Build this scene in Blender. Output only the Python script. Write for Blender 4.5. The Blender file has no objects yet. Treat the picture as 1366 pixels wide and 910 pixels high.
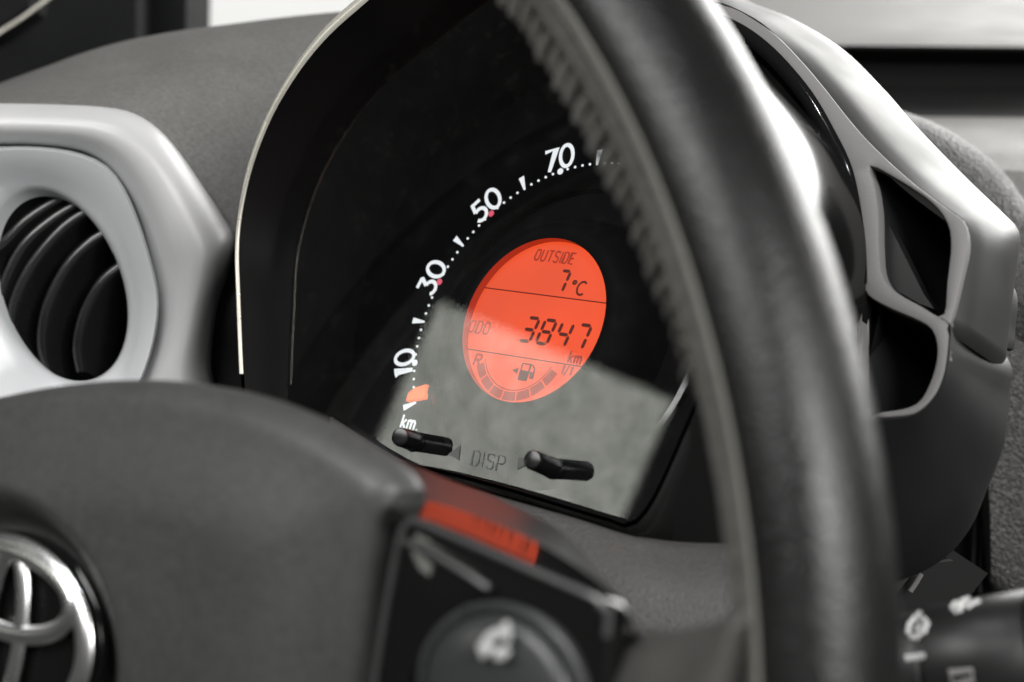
import bpy, bmesh, math, random
from mathutils import Vector, Matrix
random.seed(7)
S = bpy.context.scene
COL = S.collection
rad = math.radians
# ---------------------------------------------------------------- frames
U = 0.00072                                # metres per dial unit
TAU = rad(27)
EX = Vector((1, 0, 0)); EY = Vector((0, math.sin(TAU), math.cos(TAU))); EZ = Vector((0, -math.cos(TAU), math.sin(TAU)))
def W(p): return (EX * p[0] + EY * p[1] + EZ * p[2]) * U      # dial units -> world metres
def wd(v): return Vector((v.dot(EX), v.dot(EY), v.dot(EZ)))   # world direction -> dial frame
AZ, EL, RO = rad(-40.39), rad(-10.74), rad(-17.44)
FPX = 2700.0
ca, sa, ce, se, cr, sr = math.cos(AZ), math.sin(AZ), math.cos(EL), math.sin(EL), math.cos(RO), math.sin(RO)
RM = Matrix(((cr, -sr, 0), (sr, cr, 0), (0, 0, 1))) @ Matrix(((1, 0, 0), (0, ce, -se), (0, se, ce))) @ Matrix(((ca, 0, sa), (0, 1, 0), (-sa, 0, ca)))
CAM = RM.transposed() @ -Vector((18.37, 1.0, -710.44))        # camera position, dial units
# ---------------------------------------------------------------- camera
cd = bpy.data.cameras.new('camera'); cam = bpy.data.objects.new('camera', cd); COL.objects.link(cam)
B = Matrix((EX, EY, EZ))
rot = (RM @ B).transposed()
cam.matrix_world = Matrix.Translation(W(CAM)) @ rot.to_4x4()
cd.sensor_width = 36.0; cd.lens = 36.0 * FPX / 1366.0; cd.clip_start = 0.01; cd.clip_end = 60
cd.dof.use_dof = True; cd.dof.focus_distance = 700 * U; cd.dof.aperture_fstop = 14.0
S.camera = cam
# ---------------------------------------------------------------- world, lamps, exposure
wo = bpy.data.worlds.new('World'); S.world = wo; wo.use_nodes = True
wo.node_tree.nodes['Background'].inputs[0].default_value = (1.0, 1.0, 0.98, 1)
wo.node_tree.nodes['Background'].inputs[1].default_value = 0.045
def area(name, loc, target, sx, sy, radiance, col=(1, 1, 1), roll=0.0, spread=180):
    l = bpy.data.lights.new(name, 'AREA'); l.shape = 'RECTANGLE'; l.size = sx; l.size_y = sy
    l.energy = radiance * math.pi * sx * sy; l.color = col; l.spread = rad(spread)
    o = bpy.data.objects.new(name, l); COL.objects.link(o)
    q = (Vector(target) - Vector(loc)).to_track_quat('-Z', 'Y'); o.matrix_world = Matrix.Translation(loc) @ q.to_matrix().to_4x4() @ Matrix.Rotation(roll, 4, 'Z')
    return o
def bulb(name, loc, size, power):
    l = bpy.data.lights.new(name, 'POINT'); l.shadow_soft_size = size; l.energy = power
    o = bpy.data.objects.new(name, l); COL.objects.link(o); o.location = loc
area('windscreen_light', (0.10, 1.25, 0.47), (0.05, 0.0, 0.0), 1.35, 0.62, 10.0, (1.0, 0.995, 0.97))
area('ceiling_light', (0.0, -1.0, 0.85), (0.0, -0.1, -0.05), 0.9, 0.5, 8.5, (1.0, 0.995, 0.985))
area('passenger_door_light', (1.05, -0.45, 0.55), (0.0, -0.1, -0.05), 0.6, 0.45, 16.0, (1.0, 0.995, 0.985))
area('passenger_window_light', (1.15, 0.10, 0.55), (0.1, 0.0, 0.0), 0.8, 0.45, 2.5, (1.0, 0.99, 0.97))
for k, (x, y, z) in enumerate(((-0.15, -0.35, 1.1), (0.12, -0.35, 1.1), (-0.5, -0.9, 1.0))):
    bulb('showroom_spot', (x, y, z), 0.012, 4.0)
S.view_settings.view_transform = 'Standard'; S.view_settings.look = 'None'
S.view_settings.exposure = 0.0; S.view_settings.gamma = 1.0; S.view_settings.use_curve_mapping = False
try:
    S.cycles.use_denoising = True; S.cycles.denoiser = 'OPENIMAGEDENOISE'
except Exception: pass
S.cycles.max_bounces = 8; S.cycles.transparent_max_bounces = 12
S.cycles.caustics_reflective = False; S.cycles.caustics_refractive = False
S.cycles.sample_clamp_indirect = 4.0

# ---------------------------------------------------------------- points
def ray(px):
    return (RM.transposed() @ Vector(((px[0] - 683) / FPX, -(px[1] - 455) / FPX, -1)))
def at(px, py, d): return CAM + ray((px, py)) * d
def on(px, py, P, n):
    d = ray((px, py)); t = (P - CAM).dot(n) / d.dot(n); return CAM + d * t
def onz(px, py, z=0.0): return on(px, py, Vector((0, 0, z)), Vector((0, 0, 1)))
# steering wheel frame (dial units)
WT = rad(15); WC = Vector((0, -150, 188))
WX = Vector((1, 0, 0)); WY = Vector((0, math.cos(WT), math.sin(WT))); WZ = Vector((0, -math.sin(WT), math.cos(WT)))
def Wl(x, y, z): return WC + WX * x + WY * y + WZ * z
def onw(px, py, z=0.0): return on(px, py, WC + WZ * z, WZ)
def wloc(p):
    q = p - WC; return Vector((q.dot(WX), q.dot(WY), q.dot(WZ)))
def spline(pts, n, closed=False):
    P = [Vector(p) for p in pts]; m = len(P)
    seg = m if closed else m - 1
    def g(i): return P[i % m] if closed else P[max(0, min(m - 1, i))]
    fine = []
    for i in range(seg):
        p0, p1, p2, p3 = g(i - 1), g(i), g(i + 1), g(i + 2)
        for k in range(16):
            t = k / 16
            fine.append(0.5 * ((2 * p1) + (p2 - p0) * t + (2 * p0 - 5 * p1 + 4 * p2 - p3) * t * t + (3 * p1 - p0 - 3 * p2 + p3) * t ** 3))
    fine.append(P[0] if closed else P[-1])
    L = [0]
    for a, b in zip(fine, fine[1:]): L.append(L[-1] + (b - a).length)
    out = []; j = 0; N = n if closed else n - 1
    for k in range(n):
        s = L[-1] * k / N
        while j < len(L) - 2 and L[j + 1] < s: j += 1
        d = L[j + 1] - L[j]; t = (s - L[j]) / d if d > 1e-9 else 0
        out.append(fine[j].lerp(fine[j + 1], t))
    return out
def sp2(pts, n, closed=False): return [(v.x, v.y) for v in spline([(a, b, 0) for a, b in pts], n, closed)]

# ---------------------------------------------------------------- object helpers
def mesh_ob(name, verts, faces, mat, parent=None, base=None, smooth=True, angle=40):
    """verts in dial units; parent's world base is subtracted"""
    b = Vector(parent['_b']) if parent is not None else (base if base is not None else Vector((0, 0, 0)))
    me = bpy.data.meshes.new(name)
    me.from_pydata([W(v) - b for v in verts], [], faces); me.validate()
    bm = bmesh.new(); bm.from_mesh(me); bmesh.ops.recalc_face_normals(bm, faces=bm.faces); bm.to_mesh(me); bm.free()
    if smooth:
        me.polygons.foreach_set('use_smooth', [True] * len(me.polygons)); me.set_sharp_from_angle(angle=rad(angle))
    me.materials.append(mat)
    o = bpy.data.objects.new(name, me); COL.objects.link(o)
    if parent is not None: o.parent = parent
    else: o.location = b
    o['_b'] = b
    return o
def thing(name, label, cat, base, group=None):
    o = bpy.data.objects.new(name, None); COL.objects.link(o); o.empty_display_size = 0.02
    o.location = W(base); o['_b'] = W(base); o['label'] = label; o['category'] = cat
    if group: o['group'] = group
    return o
def loft(rows, closed=False, capfirst=False, caplast=False, closed_v=False):
    n = len(rows[0]); V = [v for r in rows for v in r]; F = []
    m = len(rows)
    for i in range(m if closed_v else m - 1):
        a, b = i * n, ((i + 1) % m) * n
        for j in range(n if closed else n - 1):
            k = (j + 1) % n; F.append((a + j, a + k, b + k, b + j))
    if capfirst: F.append(tuple(range(n)))
    if caplast: F.append(tuple(range((m - 1) * n, m * n)))
    return V, F
def thick(rows, vec, closed=False):
    """loft with a back side pushed by vec (a solid skin)"""
    V, F = loft(rows, closed); n = len(V); c = len(rows[0]); m = len(rows)
    V2 = V + [v + vec for v in V]; F2 = F + [tuple(reversed([i + n for i in f])) for f in F]
    def wall(ids):
        for a, b in zip(ids, ids[1:]): F2.append((a, b, b + n, a + n))
    top = list(range(c)); bot = list(range((m - 1) * c, m * c))
    if closed: top.append(0); bot.append((m - 1) * c)
    wall(top); wall(bot)
    if not closed:
        wall([i * c for i in range(m)]); wall([i * c + c - 1 for i in range(m)])
    return V2, F2
def tube(path, n_vec, a, b, closed=False, k=8):
    """sweep of an ellipse: half width a in the plane, half height b along n_vec (vector or function of index)"""
    m = len(path); V = []; F = []
    for i, p in enumerate(path):
        p0 = path[(i - 1) % m] if closed or i > 0 else p; p1 = path[(i + 1) % m] if closed or i < m - 1 else p
        t = (p1 - p0).normalized(); nv = n_vec(i) if callable(n_vec) else n_vec
        s = nv.cross(t).normalized(); u = t.cross(s)
        mit = 1.0
        if 0 < i < m - 1 or closed:
            d1 = (p - p0).normalized() if (p - p0).length > 0 else t
            mit = 1 / max(0.5, d1.dot(t))
        aa = a(i) if callable(a) else a; bb = b(i) if callable(b) else b
        for j in range(k):
            ph = 2 * math.pi * j / k; V.append(p + s * (aa * mit * math.cos(ph)) + u * (bb * math.sin(ph)))
    for i in range(m if closed else m - 1):
        q = (i + 1) % m
        for j in range(k):
            l = (j + 1) % k; F.append((i * k + j, i * k + l, q * k + l, q * k + j))
    if not closed: F.append(tuple(range(k))); F.append(tuple(range((m - 1) * k, m * k)))
    return V, F
def join(parts):
    V = []; F = []
    for v, f in parts:
        o = len(V); V += v; F += [tuple(i + o for i in q) for q in f]
    return V, F
def offset2(loop, d):
    """offset a closed 2D loop inwards by d for ccw loops"""
    n = len(loop); out = []
    for i in range(n):
        a, b, c = loop[i - 1], loop[i], loop[(i + 1) % n]
        t = Vector((c[0] - a[0], c[1] - a[1])); t.normalize()
        out.append((b[0] - t.y * d, b[1] + t.x * d))
    return out
def ccw(l):
    A = sum(l[i - 1][0] * l[i][1] - l[i][0] * l[i - 1][1] for i in range(len(l))); return l if A > 0 else l[::-1]
def plate(loops, fmap, z, th, bev):
    """solid plate from 2D loops (first outer, others holes); fmap(x,y,z) -> dial point; front at z, thickness th"""
    outer = ccw(loops[0]); holes = [ccw(h)[::-1] for h in loops[1:]]
    V = []; F = []; bm = bmesh.new(); ed = []
    rings = []
    for l in [outer] + holes:
        li = offset2(l, bev) ; lm = offset2(l, bev * 0.3)
        vs = [bm.verts.new((x, y, 0)) for x, y in li]
        for i in range(len(vs)): ed.append(bm.edges.new((vs[i - 1], vs[i])))
        rings.append((l, li, lm))
    bmesh.ops.triangle_fill(bm, use_beauty=True, use_dissolve=False, edges=ed, normal=(0, 0, 1))
    bm.verts.index_update(); n0 = len(bm.verts)
    fr = [(v.co.x, v.co.y) for v in bm.verts]; fc = [tuple(v.index for v in f.verts) for f in bm.faces]; bm.free()
    V += [fmap(x, y, z) for x, y in fr]; F += fc
    o2 = len(V); V += [fmap(x, y, z - th) for x, y in fr]; F += [tuple(i + o2 for i in reversed(f)) for f in fc]
    off = 0
    for l, li, lm in rings:
        n = len(l); o = len(V)
        V += [fmap(x, y, z - bev * 0.3) for x, y in lm]; V += [fmap(x, y, z - bev) for x, y in l]; V += [fmap(x, y, z - th + bev * 0.5) for x, y in l]
        for i in range(n):
            j = (i + 1) % n
            F.append((off + i, off + j, o + j, o + i)); F.append((o + i, o + j, o + n + j, o + n + i))
            F.append((o + n + i, o + n + j, o + 2 * n + j, o + 2 * n + i)); F.append((o + 2 * n + i, o + 2 * n + j, o2 + off + j, o2 + off + i))
        off += n
    return V, F
def ell(cx, cy, a, b, n, t0=0.0, t1=2 * math.pi, closed=True):
    N = n if closed else n - 1
    return [(cx + a * math.cos(t0 + (t1 - t0) * i / N), cy + b * math.sin(t0 + (t1 - t0) * i / N)) for i in range(n)]
def D(x, y, z): return Vector((x, y, z))

# ---------------------------------------------------------------- materials
def nodes(name):
    m = bpy.data.materials.new(name); m.use_nodes = True; nt = m.node_tree
    return m, nt, nt.nodes['Principled BSDF']
def plastic(name, col, rough=0.5, metal=0.0, spec=0.5, grain=0.0, gscale=900.0, gtype='leather', mottle=0.12, rvar=0.06, coat=0.0, sheen=0.0, speck=0, spk=0.28, bd=0.35):
    m, nt, p = nodes(name); N = nt.nodes; L = nt.links
    p.inputs['Base Color'].default_value = (*col, 1); p.inputs['Roughness'].default_value = rough
    p.inputs['Metallic'].default_value = metal; p.inputs['Specular IOR Level'].default_value = spec
    p.inputs['Coat Weight'].default_value = coat
    if sheen: p.inputs['Sheen Weight'].default_value = sheen; p.inputs['Sheen Roughness'].default_value = 0.5
    tc = N.new('ShaderNodeTexCoord')
    n1 = N.new('ShaderNodeTexNoise'); n1.inputs['Scale'].default_value = 45; n1.inputs['Detail'].default_value = 5; L.new(tc.outputs['Object'], n1.inputs['Vector'])
    if mottle:
        mx = N.new('ShaderNodeMix'); mx.data_type = 'RGBA'
        mx.inputs['A'].default_value = (*[c * (1 - mottle) for c in col], 1); mx.inputs['B'].default_value = (*[min(1, c * (1 + mottle)) for c in col], 1)
        L.new(n1.outputs['Fac'], mx.inputs['Factor']); L.new(mx.outputs['Result'], p.inputs['Base Color'])
    if mottle and speck:
        n3 = N.new('ShaderNodeTexNoise'); n3.inputs['Scale'].default_value = speck; n3.inputs['Detail'].default_value = 6; n3.inputs['Roughness'].default_value = 0.75
        L.new(tc.outputs['Object'], n3.inputs['Vector'])
        r3 = N.new('ShaderNodeMapRange'); r3.inputs['From Min'].default_value = 0.3; r3.inputs['From Max'].default_value = 0.7; r3.inputs['To Min'].default_value = 1 - spk; r3.inputs['To Max'].default_value = 1 + spk
        L.new(n3.outputs['Fac'], r3.inputs['Value'])
        m3 = N.new('ShaderNodeMix'); m3.data_type = 'RGBA'; m3.blend_type = 'MULTIPLY'; m3.inputs['Factor'].default_value = 1.0
        L.new(mx.outputs['Result'], m3.inputs['A']); L.new(r3.outputs['Result'], m3.inputs['B']); L.new(m3.outputs['Result'], p.inputs['Base Color'])
    if rvar:
        mr = N.new('ShaderNodeMapRange'); mr.inputs['From Min'].default_value = 0.3; mr.inputs['From Max'].default_value = 0.7
        mr.inputs['To Min'].default_value = max(0.02, rough - rvar); mr.inputs['To Max'].default_value = rough + rvar
        L.new(n1.outputs['Fac'], mr.inputs['Value']); L.new(mr.outputs['Result'], p.inputs['Roughness'])
    if grain:
        if gtype == 'leather':
            v = N.new('ShaderNodeTexVoronoi'); v.feature = 'SMOOTH_F1'; v.inputs['Scale'].default_value = gscale; v.inputs['Smoothness'].default_value = 0.4
            nz = N.new('ShaderNodeTexNoise'); nz.inputs['Scale'].default_value = gscale * 0.6; nz.inputs['Detail'].default_value = 2; L.new(tc.outputs['Object'], nz.inputs['Vector'])
            mxv = N.new('ShaderNodeMix'); mxv.data_type = 'RGBA'; mxv.blend_type = 'LINEAR_LIGHT'; mxv.inputs['Factor'].default_value = 0.0012 * 900 / gscale
            L.new(tc.outputs['Object'], mxv.inputs['A']); L.new(nz.outputs['Color'], mxv.inputs['B']); L.new(mxv.outputs['Result'], v.inputs['Vector'])
            h = v.outputs['Distance']
        else:
            v = N.new('ShaderNodeTexNoise'); v.inputs['Scale'].default_value = gscale; v.inputs['Detail'].default_value = 3; L.new(tc.outputs['Object'], v.inputs['Vector']); h = v.outputs['Fac']
        b = N.new('ShaderNodeBump'); b.inputs['Strength'].default_value = grain; b.inputs['Distance'].default_value = bd / gscale
        L.new(h, b.inputs['Height']); L.new(b.outputs['Normal'], p.inputs['Normal'])
    return m
def glow(name, col, strength, base=(0.02, 0.02, 0.02)):
    m, nt, p = nodes(name)
    p.inputs['Base Color'].default_value = (*base, 1); p.inputs['Emission Color'].default_value = (*col, 1); p.inputs['Emission Strength'].default_value = strength
    p.inputs['Roughness'].default_value = 0.6
    return m
M_dash = plastic('grained grey dash plastic', (0.14, 0.136, 0.13), 0.55, grain=0.8, gscale=1500, gtype='noise', speck=700)
M_dashr = plastic('pebbled dash plastic', (0.085, 0.083, 0.08), 0.45, spec=0.5, bd=0.9, grain=1.0, gscale=950)
M_cowl = plastic('grained column plastic', (0.075, 0.073, 0.07), 0.42, bd=0.8, grain=1.0, gscale=1500, gtype='noise', speck=1200)
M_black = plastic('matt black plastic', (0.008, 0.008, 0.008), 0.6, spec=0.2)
M_gloss = plastic('gloss black plastic', (0.006, 0.006, 0.006), 0.07, rvar=0.02, mottle=0)
M_dial = plastic('black dial print', (0.003, 0.003, 0.0035), 0.6, spec=0.05, mottle=0)
M_silver = plastic('satin silver paint', (0.60, 0.60, 0.60), 0.40, metal=0.1, grain=0.06, gscale=4000, gtype='noise', mottle=0.03)
M_vent = plastic('pale silver paint', (0.66, 0.67, 0.68), 0.34, metal=0.1, mottle=0.02)
M_shell = plastic('satin grey shell', (0.026, 0.026, 0.0255), 0.47, spec=0.48, mottle=0.04)
M_frame = plastic('fine textured grey frame', (0.17, 0.164, 0.16), 0.5, grain=0.45, gscale=2600, gtype='noise', mottle=0.05)
M_side = plastic('charcoal satin plastic', (0.016, 0.0163, 0.0166), 0.5, spec=0.35, grain=0.1, gscale=3000, gtype='noise')
M_hub = plastic('airbag cover plastic', (0.058, 0.0578, 0.0572), 0.42, grain=0.5, gscale=1300, gtype='noise', mottle=0.12, speck=450, spk=0.18)
M_leather = plastic('black smooth leather', (0.008, 0.008, 0.008), 0.30, spec=0.35, grain=0.3, gscale=1300, bd=0.5)
M_grip = plastic('worn grey leather', (0.09, 0.088, 0.08), 0.75, speck=380, spk=0.5, grain=0.8, gscale=1400, gtype='noise', mottle=0.3)
M_seam = plastic('pale leather edge', (0.10, 0.098, 0.086), 0.7, mottle=0.25)
M_thread = plastic('grey thread', (0.10, 0.097, 0.088), 0.8, mottle=0.3)
M_chrome = plastic('chrome', (0.95, 0.95, 0.94), 0.27, metal=1.0, mottle=0, rvar=0.03)
M_lip = plastic('bright lip', (0.78, 0.75, 0.66), 0.3, metal=0.5, mottle=0)
M_white = plastic('white print', (0.5, 0.5, 0.49), 0.5, mottle=0.1)
M_slat = plastic('vent slat plastic', (0.012, 0.012, 0.012), 0.24, spec=0.7, mottle=0.1)
M_lit = glow('backlit white print', (0.93, 0.97, 1.0), 0.95)
M_red = glow('backlit red print', (1.0, 0.12, 0.20), 0.75)
M_needle = glow('lit orange needle', (1.0, 0.16, 0.035), 0.9, (0.5, 0.1, 0.03))
M_lcd = glow('orange lcd backlight', (1.0, 0.088, 0.016), 0.95)
_n = M_lcd.node_tree.nodes; _l = M_lcd.node_tree.links
_t = _n.new('ShaderNodeTexCoord'); _z = _n.new('ShaderNodeTexNoise'); _z.inputs['Scale'].default_value = 38; _z.inputs['Detail'].default_value = 1
_m = _n.new('ShaderNodeMapRange'); _m.inputs['From Min'].default_value = 0.3; _m.inputs['From Max'].default_value = 0.7; _m.inputs['To Min'].default_value = 0.80; _m.inputs['To Max'].default_value = 1.0
_l.new(_t.outputs['Object'], _z.inputs['Vector']); _l.new(_z.outputs['Fac'], _m.inputs['Value']); _l.new(_m.outputs['Result'], _n['Principled BSDF'].inputs['Emission Strength'])
M_lcdwall = glow('lcd well painted glow', (1.0, 0.045, 0.008), 0.32, (0.1, 0.02, 0.01))  # emission stands in for display light falling on the well wall
M_seg = glow('dark lcd segment', (1.0, 0.07, 0.02), 0.07, (0.03, 0.008, 0.005))
M_segf = glow('faint lcd segment', (1.0, 0.07, 0.02), 0.33, (0.05, 0.01, 0.01))
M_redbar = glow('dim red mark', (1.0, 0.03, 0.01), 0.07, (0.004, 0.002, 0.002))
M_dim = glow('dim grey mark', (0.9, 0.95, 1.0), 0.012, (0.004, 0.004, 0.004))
M_engr = plastic('engraved lens lettering', (0.10, 0.101, 0.097), 0.4, mottle=0)
M_hoodout = plastic('gloss black hood outside', (0.008, 0.008, 0.008), 0.16, rvar=0.03, mottle=0)
M_spoke = plastic('smooth grey leather', (0.06, 0.059, 0.055), 0.42, mottle=0.15, grain=0.2, gscale=1300)
M_edge = plastic('glossy dark edge', (0.05, 0.05, 0.05), 0.2, spec=0.8, mottle=0)
M_knob = plastic('black knob', (0.006, 0.006, 0.006), 0.25, mottle=0)
M_ledge = plastic('ledge plastic with painted sheen', (0.24, 0.236, 0.23), 0.6, spec=0.4, grain=0.4, gscale=1500, gtype='noise', mottle=0.06)  # paler than the dash: windscreen reflection is put into the colour
M_recess_shade = plastic('painted recess shade', (0.012, 0.012, 0.012), 0.8, spec=0.2)  # shade below the ledge is put into this near-black colour
M_stalk0 = plastic('smoky inner plastic', (0.012, 0.012, 0.012), 0.4, mottle=0.1)
M_wall = plastic('white showroom wall', (0.85, 0.85, 0.83), 0.8, mottle=0.02)
M_pillar = plastic('dark pillar trim', (0.005, 0.0053, 0.0055), 0.6, spec=0.1)
M_funnel = plastic('inner hood black', (0.005, 0.005, 0.005), 0.45, spec=0.12, rvar=0.03, mottle=0)
# clear lens: transparent with fresnel gloss and a trace of dust
M_lens = bpy.data.materials.new('clear lens'); M_lens.use_nodes = True
nt = M_lens.node_tree; N = nt.nodes; L = nt.links; N.clear()
out = N.new('ShaderNodeOutputMaterial'); tr = N.new('ShaderNodeBsdfTransparent'); gl = N.new('ShaderNodeBsdfGlossy'); gl.inputs['Roughness'].default_value = 0.02
lw = N.new('ShaderNodeLayerWeight'); lw.inputs['Blend'].default_value = 0.5
pw = N.new('ShaderNodeMath'); pw.operation = 'POWER'; pw.inputs[1].default_value = 5.0; L.new(lw.outputs['Facing'], pw.inputs[0])
fr = N.new('ShaderNodeMath'); fr.operation = 'MULTIPLY_ADD'; fr.inputs[1].default_value = 0.92; fr.inputs[2].default_value = 0.08; L.new(pw.outputs[0], fr.inputs[0])
ge = N.new('ShaderNodeNewGeometry'); inv = N.new('ShaderNodeMath'); inv.operation = 'SUBTRACT'; inv.inputs[0].default_value = 1.0; L.new(ge.outputs['Backfacing'], inv.inputs[1])
frm = N.new('ShaderNodeMath'); frm.operation = 'MULTIPLY'; L.new(fr.outputs[0], frm.inputs[0]); L.new(inv.outputs[0], frm.inputs[1])
mx = N.new('ShaderNodeMixShader')
L.new(frm.outputs[0], mx.inputs[0]); L.new(tr.outputs[0], mx.inputs[1]); L.new(gl.outputs[0], mx.inputs[2])
df = N.new('ShaderNodeBsdfDiffuse'); df.inputs['Color'].default_value = (0.6, 0.6, 0.55, 1); tc = N.new('ShaderNodeTexCoord')
nz = N.new('ShaderNodeTexNoise'); nz.inputs['Scale'].default_value = 180; nz.inputs['Detail'].default_value = 8; nz.inputs['Roughness'].default_value = 0.7
L.new(tc.outputs['Object'], nz.inputs['Vector']); mr = N.new('ShaderNodeMapRange'); mr.inputs['From Min'].default_value = 0.55; mr.inputs['From Max'].default_value = 0.85
mr.inputs['To Min'].default_value = 0.0; mr.inputs['To Max'].default_value = 0.008; L.new(nz.outputs['Fac'], mr.inputs['Value'])
mx2 = N.new('ShaderNodeMixShader'); L.new(mr.outputs[0], mx2.inputs[0]); L.new(mx.outputs[0], mx2.inputs[1]); L.new(df.outputs[0], mx2.inputs[2]); L.new(mx2.outputs[0], out.inputs[0])
nz2 = N.new('ShaderNodeTexNoise'); nz2.inputs['Scale'].default_value = 170; nz2.inputs['Detail'].default_value = 6; L.new(tc.outputs['Object'], nz2.inputs['Vector'])
mr2 = N.new('ShaderNodeMapRange'); mr2.inputs['From Min'].default_value = 0.3; mr2.inputs['From Max'].default_value = 0.7; mr2.inputs['To Min'].default_value = 0.66; mr2.inputs['To Max'].default_value = 1.0
L.new(nz2.outputs['Fac'], mr2.inputs['Value'])
L.new(mr2.outputs[0], gl.inputs['Color'])

# ================================================================ SETTING
w = [at(-200, -500, 3600), at(1700, -500, 3600), at(1700, 500, 3600), at(-200, 500, 3600)]
V = w + [v + (CAM - w[0]).normalized() * -60 for v in w]
wall = mesh_ob('showroom_wall', V, [(0, 1, 2, 3), (7, 6, 5, 4), (0, 1, 5, 4), (1, 2, 6, 5), (2, 3, 7, 6), (3, 0, 4, 7)], M_wall, smooth=False)
wall['kind'] = 'structure'
area('showroom_wall_light', W(at(500, -900, 2600)), W(at(500, 0, 3600)), 1.2, 0.6, 4.3)

# ================================================================ DASHBOARD
dash = thing('dashboard', 'grey grained car dashboard around the instrument pod with a silver corner trim', 'dashboard', at(250, 300, 800))
def rows_px(spec, n):
    """spec: list of (pixel polyline, depth or list of depths)"""
    R_ = []
    for pts, d in spec:
        if not isinstance(d, (list, tuple)): d = [d] * len(pts)
        R_.append(spline([at(x, y, dd) for (x, y), dd in zip(pts, d)], n))
    return R_
def refine(rows, k):
    n = len(rows[0]); cols = [spline([r[j] for r in rows], k) for j in range(n)]
    return [[cols[j][i] for j in range(n)] for i in range(k)]
back = ray((683, 455)).normalized()
# upper pad, left of the pod
R_ = rows_px([
    ([(-60, 200), (50, 160), (150, 120), (300, 80), (450, 60), (620, 60)], 1010),
    ([(-60, 140), (50, 97), (120, 69), (200, 48), (320, 30), (450, 16), (620, 5)], [930, 925, 920, 915, 910, 905, 900]),
    ([(-60, 138), (30, 108), (110, 92), (200, 85), (300, 80), (430, 90), (640, 110)], [860, 858, 855, 852, 850, 848, 845]),
    ([(-60, 140), (40, 128), (120, 122), (200, 128), (275, 160), (370, 220), (640, 260)], [818, 815, 812, 808, 804, 800, 800]),
    ([(-60, 143), (60, 143), (130, 146), (190, 162), (240, 207), (318, 322), (640, 420)], [800, 798, 795, 792, 790, 788, 788]),
    ([(-60, 170), (60, 170), (125, 172), (180, 187), (225, 225), (300, 345), (640, 460)], [806, 804, 800, 798, 796, 794, 794]),
], 40)
mesh_ob('upper_pad', *thick(refine(R_, 30), back * 14), M_dash, dash)
# dark side panel beneath the pad, beside the pod
R_ = rows_px([
    ([(300, 300), (350, 330), (460, 360)], 800), ([(285, 400), (350, 420), (460, 440)], 792),
    ([(270, 480), (350, 500), (460, 520)], 796), ([(262, 620), (350, 640), (460, 660)], 800)], 8)
mesh_ob('side_panel', *thick(refine(R_, 12), back * 10), M_side, dash)
# silver corner trim
oc = sp2([(-60, 139), (0, 139), (60, 140), (130, 143), (175, 151), (210, 172), (240, 205), (275, 255), (300, 292), (314, 318), (303, 360), (291, 400), (281, 450), (278, 490), (286, 530), (300, 600)], 60)
ic = sp2([(-60, 192), (0, 193), (60, 195), (112, 203), (150, 228), (180, 275), (200, 335), (212, 400), (206, 460), (188, 510), (150, 600)], 60)
def mixrow(a, b, t, d0, d1): return [at(x0 + (x1 - x0) * t, y0 + (y1 - y0) * t, d0) for (x0, y0), (x1, y1) in zip(a, b)]
R_ = [mixrow(oc, ic, -0.02, 812, 0), mixrow(oc, ic, 0.0, 789, 0), mixrow(oc, ic, 0.09, 781, 0), mixrow(oc, ic, 0.24, 775, 0), mixrow(oc, ic, 0.45, 772, 0),
      mixrow(oc, ic, 0.68, 773, 0), mixrow(oc, ic, 0.84, 777, 0), mixrow(oc, ic, 0.97, 783, 0), mixrow(oc, ic, 1.06, 792, 0)]
tr_ = mesh_ob('corner_trim', *thick(refine(R_, 24), back * 8), M_silver, dash, angle=80); tr_['label'] = 'satin silver trim around the air vent'
# far top of the dashboard, ledge and tray
R_ = rows_px([
    ([(820, -90), (1180, -90), (1460, -90)], 1500), ([(820, -12), (1180, -10), (1460, -8)], 1290), ([(820, 27), (1180, 29), (1460, 30)], 1170),
    ([(820, 34), (1180, 36), (1460, 38)], 1150), ([(820, 52), (1180, 54), (1460, 57)], 1105), ([(820, 58), (1180, 61), (1460, 64)], 1098), ([(820, 62), (1180, 66), (1460, 69)], 1104),
    ([(820, 80), (1180, 84), (1460, 88)], 1130), ([(820, 112), (1180, 116), (1460, 118)], 1136), ([(820, 124), (1180, 128), (1460, 130)], 1120), ([(820, 150), (1180, 155), (1460, 158)], 1050),
    ([(820, 190), (1180, 195), (1460, 200)], 960), ([(820, 215), (1180, 222), (1460, 232)], 930), ([(820, 260), (1180, 270), (1460, 290)], 925)], 14)
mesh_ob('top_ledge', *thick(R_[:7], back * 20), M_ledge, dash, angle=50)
mesh_ob('ledge_recess', *thick([[v + back * 0.4 for v in R_[6]]] + R_[7:10] + [[v + back * 0.4 for v in R_[10]]], back * 20), M_recess_shade, dash, angle=50)
mesh_ob('tray', *thick(R_[10:], back * 20), M_dash, dash, angle=50)
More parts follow.
